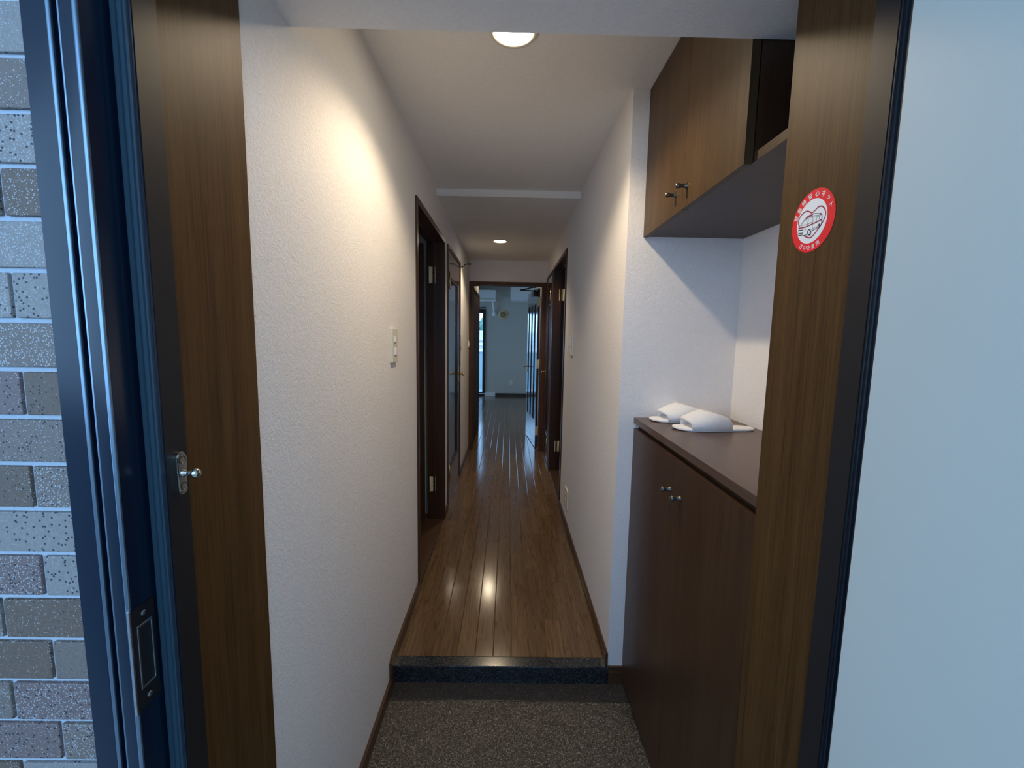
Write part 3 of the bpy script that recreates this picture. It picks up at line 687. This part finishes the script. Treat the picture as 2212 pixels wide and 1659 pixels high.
# ------------------------------------------------------------------ ceiling lamps
def downlight(name, lab, x, y, z, R, r, mat, watt, blend, ang):
    t = thing(name, lab, 'ceiling lamp', (x, y, z), group='recessed ceiling lamps')
    obj('trim_ring', add_lathe(BM(), [(R,0.001),(R,-0.004),(R-0.003,-0.007),(r+0.004,-0.006),(r,-0.001)], (x,y,z), (0,0,1), 40), M['ring'], t, smooth=True)
    obj('diffuser', add_lathe(BM(), [(r+0.001,-0.0015),(r*0.7,-0.004),(0,-0.006)], (x,y,z), (0,0,1), 32), mat, t, smooth=True)
    li = bpy.data.lights.new(name + '_light', 'SPOT'); li.energy = watt; li.color = WARM
    li.spot_size = math.radians(ang); li.spot_blend = blend; li.shadow_soft_size = 0.03
    lo = bpy.data.objects.new('lamp_light', li); COL.objects.link(lo); lo.location = (x, y, z-0.012)
    lo.parent = t; lo.matrix_parent_inverse = Matrix.Translation(t.location).inverted()
downlight('ceiling_lamp', 'bright recessed ceiling lamp just inside the dropped beam', 0.0, 1.375, ZC, 0.074, 0.055, M['diffuser'], LAMP_W, 0.45, 136)
downlight('ceiling_lamp', 'small recessed ceiling lamp further down the corridor', -0.090, 4.01, ZC2-0.0007, 0.066, 0.054, M['diffuser2'], LAMP2_W, 0.45, 136)

downlight('ceiling_lamp', 'recessed ceiling lamp in the far room just past the end doorway', -0.242, 6.10, ZL, 0.066, 0.054, M['diffuser'], LAMP3_W, 0.6, 150)
# ------------------------------------------------------------------ shoe cabinet
CX = 0.501
sc = thing('shoe_cabinet', 'low dark brown shoe cabinet with two knobs in the right niche', 'cabinet', (0.69, 1.2, 0))
CY0, CY1 = 0.792, NY - 0.001
obj('carcass', add_box(BM(), CX+0.021, NX-0.002, CY0, CY1, 0.05, 1.112), M['wood_cab'], sc)
obj('plinth', add_box(BM(), CX+0.024, NX-0.03, CY0+0.005, CY1-0.005, 0.0, 0.05), M['wood_dark'], sc)
obj('worktop', add_box(BM(), CX-0.001, NX-0.001, CY0-0.004, CY1, 1.118, 1.141, 0.0012), M['wood_top'], sc)
yg = 1.213
for a, b, ky in ((yg+0.001, CY1-0.001, 1.252), (CY0, yg-0.001, 1.176)):
    dr = obj('door', add_box(BM(), CX, CX+0.019, a, b, 0.022, 1.098, 0.0008), M['wood_cab'], sc)
    obj('knob', add_lathe(BM(), [(0.0085,0.0),(0.0085,0.002),(0.0055,0.004),(0.0052,0.014),(0.007,0.018),(0.0088,0.021),(0.0088,0.025),(0.006,0.0285),(0,0.029)], (CX,ky,0.9945), (-1,0,0), 20), M['knob_grey'], dr, smooth=True)
# wall cabinet
uc = thing('wall_cabinet', 'dark brown wall cabinet with two closed doors high in the right niche', 'cabinet', (0.69, 1.2, 1.83), )
UZ0, UZ1 = 1.830, ZC - 0.002
yo = 0.961
obj('bottom_panel', add_box(BM(), CX+0.020, NX-0.002, 0.800, CY1, UZ0, UZ0+0.020, 0.0006), M['wood_cab'], uc)
obj('top_panel', add_box(BM(), CX+0.020, NX-0.002, yo+0.001, CY1, UZ1-0.020, UZ1), M['wood_cab'], uc)
obj('back_panel', add_box(BM(), NX-0.012, NX-0.002, yo+0.001, CY1, UZ0+0.02, UZ1-0.02), M['wood_dark'], uc)
obj('back_panel', add_box(BM(), NX-0.012, NX-0.002, 0.800, yo, UZ0+0.02, 2.074), M['wood_dark'], uc)
obj('side_panel', add_box(BM(), CX+0.020, NX-0.012, CY1-0.018, CY1, UZ0+0.02, UZ1-0.02), M['wood_cab'], uc)
obj('divider', add_box(BM(), CX+0.022, NX-0.012, yo+0.001, yo+0.018, UZ0+0.02, UZ1-0.02), M['wood_dark'], uc)
obj('side_panel', add_box(BM(), CX+0.020, NX-0.012, 0.800, 0.812, UZ0+0.02, 2.074), M['wood_dark'], uc)
yg = 1.290
for a, b, ky in ((yg+0.001, CY1-0.001, 1.345), (yo, yg-0.001, 1.284-0.02)):
    dr = obj('door', add_box(BM(), CX, CX+0.019, a, b, UZ0-0.003, UZ1-0.004, 0.0008), M['wood_upper'], uc)
    obj('knob', add_lathe(BM(), [(0.0095,0.0),(0.0095,0.002),(0.006,0.005),(0.0052,0.010),(0.0058,0.018),(0.0078,0.024),(0.0074,0.030),(0.004,0.033),(0,0.0335)], (CX,ky,1.884), (-1,0,0), 20), M['knob'], dr, smooth=True)

# ------------------------------------------------------------------ slippers
def interp(t, pts):
    for (a, va), (b, vb) in zip(pts, pts[1:]):
        if t <= b: 
            k = (t-a)/(b-a); return va + (vb-va)*(k*k*(3-2*k)*0.5 + k*0.5)
    return pts[-1][1]
HW = [(0,0.0),(0.004,0.017),(0.015,0.031),(0.04,0.044),(0.085,0.0515),(0.12,0.051),(0.17,0.042),(0.215,0.0345),(0.25,0.0325),(0.272,0.024),(0.281,0.012),(0.285,0.0)]
def slipper(lab, toe, heel):
    z = 1.1412
    t = thing('slipper', lab, 'slipper', (toe[0], toe[1], z), group='white slippers on the shoe cabinet')
    a = Vector((heel[0]-toe[0], heel[1]-toe[1], 0)); L = a.length; a.normalize(); s = Vector((-a.y, a.x, 0)); k = L/0.285
    def P(u, v, w): return Vector((toe[0], toe[1], z)) + a*u*k + s*v*k + Vector((0,0,w))
    us = [0.0015,0.004,0.009,0.016,0.028,0.045,0.065,0.085,0.105,0.125,0.15,0.175,0.2,0.225,0.25,0.265,0.275,0.281,0.2835]
    out = [(u, interp(u, HW)) for u in us] + [(u, -interp(u, HW)) for u in reversed(us)]
    bm = BM(); layers = []
    for w, sc_ in ((0.0, 0.93), (0.002, 0.99), (0.005, 1.0), (0.008, 0.985), (0.0095, 0.94)):
        layers.append([bm.verts.new(P(0.142 + (u-0.142)*(1-(1-sc_)*0.5), v*sc_, w + 0.006*max(0, (0.03-u)/0.03)*0.5)) for u, v in out])
    for A, B in zip(layers, layers[1:]):
        for i in range(len(A)): bm.faces.new((A[i], A[(i+1)%len(A)], B[(i+1)%len(A)], B[i]))
    bm.faces.new(layers[0][::-1]); bm.faces.new(layers[-1])
    smooth_by_angle(obj('sole', bm, M['terry'], t), 0.9)
    bm = BM(); rows = []; nS, nT = 12, 22
    for i in range(nS+1):
        q = i/nS; row = []
        for j in range(nT+1):
            th = math.pi*j/nT; sn = math.sin(th)
            e = sn**1.8
            u = (0.048 + 0.140*q)*(1-e) + (0.033 + 0.064*q)*e
            hgt = 0.006 + (0.030 + 0.031*q**0.8)*sn**0.45
            v = math.cos(th)*(interp(u, HW)+0.001)
            v = math.copysign(abs(math.cos(th))**0.75, math.cos(th))*(interp(u, HW)+0.0015)
            row.append(bm.verts.new(P(u, v, hgt)))
        rows.append(row)
    for A, B in zip(rows, rows[1:]):
        for j in range(nT): bm.faces.new((A[j], A[j+1], B[j+1], B[j]))
    o = obj('upper', bm, M['terry'], t, smooth=True)
    so = o.modifiers.new('thickness', 'SOLIDIFY'); so.thickness = 0.0055; so.offset = 0.0; so.use_rim = True
slipper('white open toe slipper at the back against the niche wall', (0.540, 1.583), (0.842, 1.600))
slipper('white open toe slipper in front of the other slipper', (0.572, 1.440), (0.856, 1.446))

# ------------------------------------------------------------------ switches
def wall_switch(lab, y0, y1, z0, z1, side, rock, mat, t=0.009):
    xw = WL if side < 0 else WR; s = -side
    def X(a, b): return min(xw+s*a, xw+s*b), max(xw+s*a, xw+s*b)
    sw = thing('light_switch', lab, 'light switch', (xw, (y0+y1)/2, (z0+z1)/2))
    obj('plate', add_box(BM(), *X(-0.001, t), y0, y1, z0, z1, 0.0025), mat, sw)
    for a, b, c, d in rock: obj('rocker', add_box(BM(), *X(t-0.001, t+0.005), a, b, c, d, 0.0015), M['white'], sw)
    return sw
sw = wall_switch('cream two-rocker light switch on the left entrance wall', 1.672, 1.752, 1.337, 1.472, -1, [(1.698,1.716,1.418,1.440),(1.698,1.724,1.368,1.395)], M['cream'], 0.011)
wall_switch('light switch with two bright rockers on the right wall by the open door', 2.885, 3.005, 1.325, 1.456, 1, [(2.930,2.962,1.395,1.452),(2.930,2.962,1.330,1.385)], M['cream'])
wall_switch('grey control plate on the left wall beyond the panel door', 4.130, 4.210, 1.325, 1.455, -1, [(4.15,4.19,1.40,1.44)], M['cream'])
wall_switch('small switch beside the end doorway frame on the left', 4.93, 4.985, 1.31, 1.39, -1, [(4.945,4.970,1.335,1.365)], M['white'])

# ------------------------------------------------------------------ round sticker on the right jamb board
SX, SY, SZ = 0.4820, 0.6997, 1.6410
def SP(a, b, t): return (SX - t, SY - a*0.001, SZ + b*0.001)
def flat(name, polys, t, m, par, thick=0.0002):
    bm = BM()
    for p in polys: add_prism(bm, [(SY - a*0.001, SZ + b*0.001) for a, b in p], 'x', SX - t - thick, SX - t)
    return obj(name, bm, m, par)
def circ(r, n=64, c=(0,0)): return [(c[0] + r*math.cos(2*math.pi*k/n), c[1] + r*math.sin(2*math.pi*k/n)) for k in range(n)]
def stroke(pts, w):
    out = []
    for (a, b), (c, d) in zip(pts, pts[1:]):
        l = math.hypot(c-a, d-b)
        if l < 1e-6: continue
        nx, ny = -(d-b)/l*w/2, (c-a)/l*w/2; ex, ey = (c-a)/l*w*0.25, (d-b)/l*w*0.25
        out.append([(a-ex+nx,b-ey+ny),(a-ex-nx,b-ey-ny),(c+ex-nx,d+ey-ny),(c+ex+nx,d+ey+ny)])
    return out
def ribbon(name, lines, t, m, par):
    bm = BM()
    for pts, w in lines:
        pts = [p for i, p in enumerate(pts) if i == 0 or math.dist(p, pts[i-1]) > 1e-3]
        closed = math.dist(pts[0], pts[-1]) < 1e-3
        if closed: pts = pts[:-1]
        n = len(pts); rows = []
        for i, (a, b) in enumerate(pts):
            q0 = pts[i-1] if (i > 0 or closed) else pts[i]; q1 = pts[(i+1) % n] if (i < n-1 or closed) else pts[i]
            def nrm(u, v):
                l = math.dist(u, v); return (-(v[1]-u[1])/l, (v[0]-u[0])/l) if l > 1e-6 else None
            n0, n1 = nrm(q0, (a, b)), nrm((a, b), q1)
            n0 = n0 or n1; n1 = n1 or n0
            mx, my = n0[0]+n1[0], n0[1]+n1[1]; k = max(0.6, (mx*mx+my*my)/2)
            mx, my = mx/k*w/2, my/k*w/2
            rows.append((bm.verts.new(SP(a+mx, b+my, t)), bm.verts.new(SP(a-mx, b-my, t))))
        for i in range(n if closed else n-1):
            A, B = rows[i], rows[(i+1) % n]; bm.faces.new((A[0], A[1], B[1], B[0]))
    return obj(name, bm, m, par)
def crv(p, n=6):   # Catmull-Rom through points
    q = [p[0]] + p + [p[-1]]; out = []
    for i in range(1, len(q)-2):
        for k in range(n):
            t = k/n; P0, P1, P2, P3 = q[i-1:i+3]
            out.append(tuple(0.5*(2*P1[c] + (P2[c]-P0[c])*t + (2*P0[c]-5*P1[c]+4*P2[c]-P3[c])*t*t + (3*P1[c]-P0[c]-3*P2[c]+P3[c])*t**3) for c in (0,1)))
    return out + [p[-1]]
stk = thing('sticker', 'round red and white ambulance sticker on the right jamb board', 'sticker', (SX, SY, SZ))
flat('red_disc', [circ(48.3)], 0.0001, M['red'], stk, 0.0004)
flat('white_disc', [circ(34.0, 64, (-2.0, 0.0))], 0.0005, M['paperwhite'], stk)
heart = [(-31.1,-2.0),(-34.1,6.0),(-31.9,12.7),(-25.2,17.4),(-17.1,19.1),(-9.8,16.9),(-2.4,12.6),(4.0,14.7),(11.3,17.9),(18.9,17.2),(24.6,13.3),(28.6,7.0),(29.0,0.3),(25.3,-6.9),(18.7,-13.5),(9.9,-20.5),(2.7,-25.0),(-4.1,-25.4),(-12.8,-21.5),(-16.7,-19.1)]
heart = [(a*0.97, b) for a, b in heart]
ribbon('heart_outline', [(crv(heart[:7], 5) + crv(heart[6:], 5)[1:], 2.1)], 0.0008, M['crimson'], stk)
body = [(-31.1,-10.9),(-30.1,-4.7),(-28.7,-1.8),(-19.9,4.8),(-15.4,6.8),(-1.9,8.6),(2.9,10.8),(19.3,6.3),(21.5,1.5),(21.7,-3.7),(21.5,-10.4),(17.6,-13.2),(-0.8,-15.7),(-3.5,-19.5),(-9.6,-19.1),(-20.3,-18.6),(-30.6,-15.1)]
flat('van_body', [body], 0.0011, M['paperwhite'], stk)
lines = []
for p, w in (([(2.9,10.8),(19.3,6.3),(21.5,1.5),(21.7,-3.7),(21.5,-10.4)],0.7), ([(2.9,10.8),(-1.9,8.6),(-15.4,6.8),(-19.9,4.8),(-28.7,-1.8),(-30.1,-4.7),(-31.1,-10.9),(-30.6,-15.1),(-20.3,-18.6),(-9.6,-19.1)],0.75),
        ([(-25,-1.9),(-17.6,5.4),(-7.1,5.0),(-10.6,-2.7),(-25,-1.9)],0.75), ([(-10.6,-2.7),(3.0,-2.3),(1.2,7.0),(-5.4,5.7)],0.75), ([(1.2,7.0),(20.1,4.2)],0.75), ([(10,3.1),(11.3,-2.5)],0.75), ([(15.4,3.2),(16.7,-2.4)],0.75), ([(3.0,5.0),(19.5,2.4)],0.5),
        ([(-0.8,-15.7),(17.6,-13.2)],0.7), ([(-1.2,-13.2),(16.3,-11.4)],0.6), ([(-20,-7.9),(-12.7,-9.3),(-12.9,-12),(-19.5,-11.2),(-20,-7.9)],0.6), ([(-29.1,-7.7),(-20.4,-9.4)],1.5), ([(-29,-13),(-18.5,-14.7)],1.5), ([(-30.2,-15.6),(-19,-17.2)],0.8), ([(2.3,-5.6),(3.4,-13.6)],0.5)):
    lines.append((p, w))
wh = [(-0.6,-17.4),(-0.8,-19.5),(-1.8,-20.8),(-3.5,-21.0),(-5.4,-20.0),(-6.9,-18.1),(-7.7,-15.8),(-7.5,-13.6),(-6.4,-12.3),(-4.7,-12.2),(-2.9,-13.2),(-1.4,-15.1),(-0.6,-17.4)]
rear = [[(20.1,-11.4),(19.7,-13.0),(18.2,-13.4),(16.5,-12.2),(15.6,-10.3),(16.0,-8.7),(17.5,-8.4),(19.2,-9.5)][::-1]]
ribbon('van_drawing', lines + [(wh, 1.7)], 0.0014, M['ink'], stk)
flat('rear_wheel', rear, 0.0013, M['ink'], stk)
ribbon('van_stripe', [([(-30.8,-4.1),(-14.9,-6.0),(1.2,-5.3),(21.7,-3.7)], 1.7)], 0.0017, M['crimson'], stk)
flat('van_lights', [[(-16.1,7.0),(-12.3,9.5),(-5.6,10.8),(3.0,10.0),(-1.8,7.8)][::-1], [(17.8,7.4),(20.3,6.7),(20.6,4.0),(18.2,4.7)][::-1]], 0.0017, M['crimson'], stk)
def glyph(ch, size):
    cu = bpy.data.curves.new('glyph', 'FONT'); cu.body = ch; cu.size = size; cu.align_x = 'CENTER'; cu.extrude = 0.0; cu.offset = 0.00008
    to = bpy.data.objects.new('glyph', cu); COL.objects.link(to)
    dg_ = bpy.context.evaluated_depsgraph_get(); dg_.update()
    me = bpy.data.meshes.new_from_object(to.evaluated_get(dg_))
    bpy.data.objects.remove(to); bpy.data.curves.remove(cu)
    return me
bm = BM()
def place(ch, ang, rad, size, flip):
    me = glyph(ch, size)
    xs_ = [v.co.x for v in me.vertices]; ys_ = [v.co.y for v in me.vertices]
    if not xs_: return
    cx_, cy_ = (min(xs_)+max(xs_))/2, (min(ys_)+max(ys_))/2
    b2 = bmesh.new(); b2.from_mesh(me)
    rot = ang - math.pi/2 if not flip else ang + math.pi/2
    for v in b2.verts:
        x, y = v.co.x - cx_, v.co.y - cy_
        a = x*math.cos(rot) - y*math.sin(rot) + rad*math.cos(ang)*0.001; b = x*math.sin(rot) + y*math.cos(rot) + rad*math.sin(ang)*0.001
        v.co = (SX - 0.0008, SY - a, SZ + b)
    tmp = bpy.data.meshes.new('tmp'); b2.to_mesh(tmp); b2.free(); bm.from_mesh(tmp); bpy.data.meshes.remove(tmp); bpy.data.meshes.remove(me)
for ch, d_ in zip('緊急時安心キット', (161, 143, 124, 103, 81, 60.5, 39.5, 20)): place(ch, math.radians(d_), 41.0, 0.0098, False)
for f in bm.faces: f.normal_flip() if f.normal.x > 0 else None
obj('lettering', bm, M['paperwhite'], stk)
bm = BM()
for ch, d_ in zip('さいたま市', (239, 254, 267, 280, 294)): place(ch, math.radians(d_), 41.0, 0.0090, True)
for f in bm.faces: f.normal_flip() if f.normal.x > 0 else None
obj('lettering', bm, M['paperwhite'], stk)
print('planks', nplank, 'tiles', len([c for c in fac.children]))
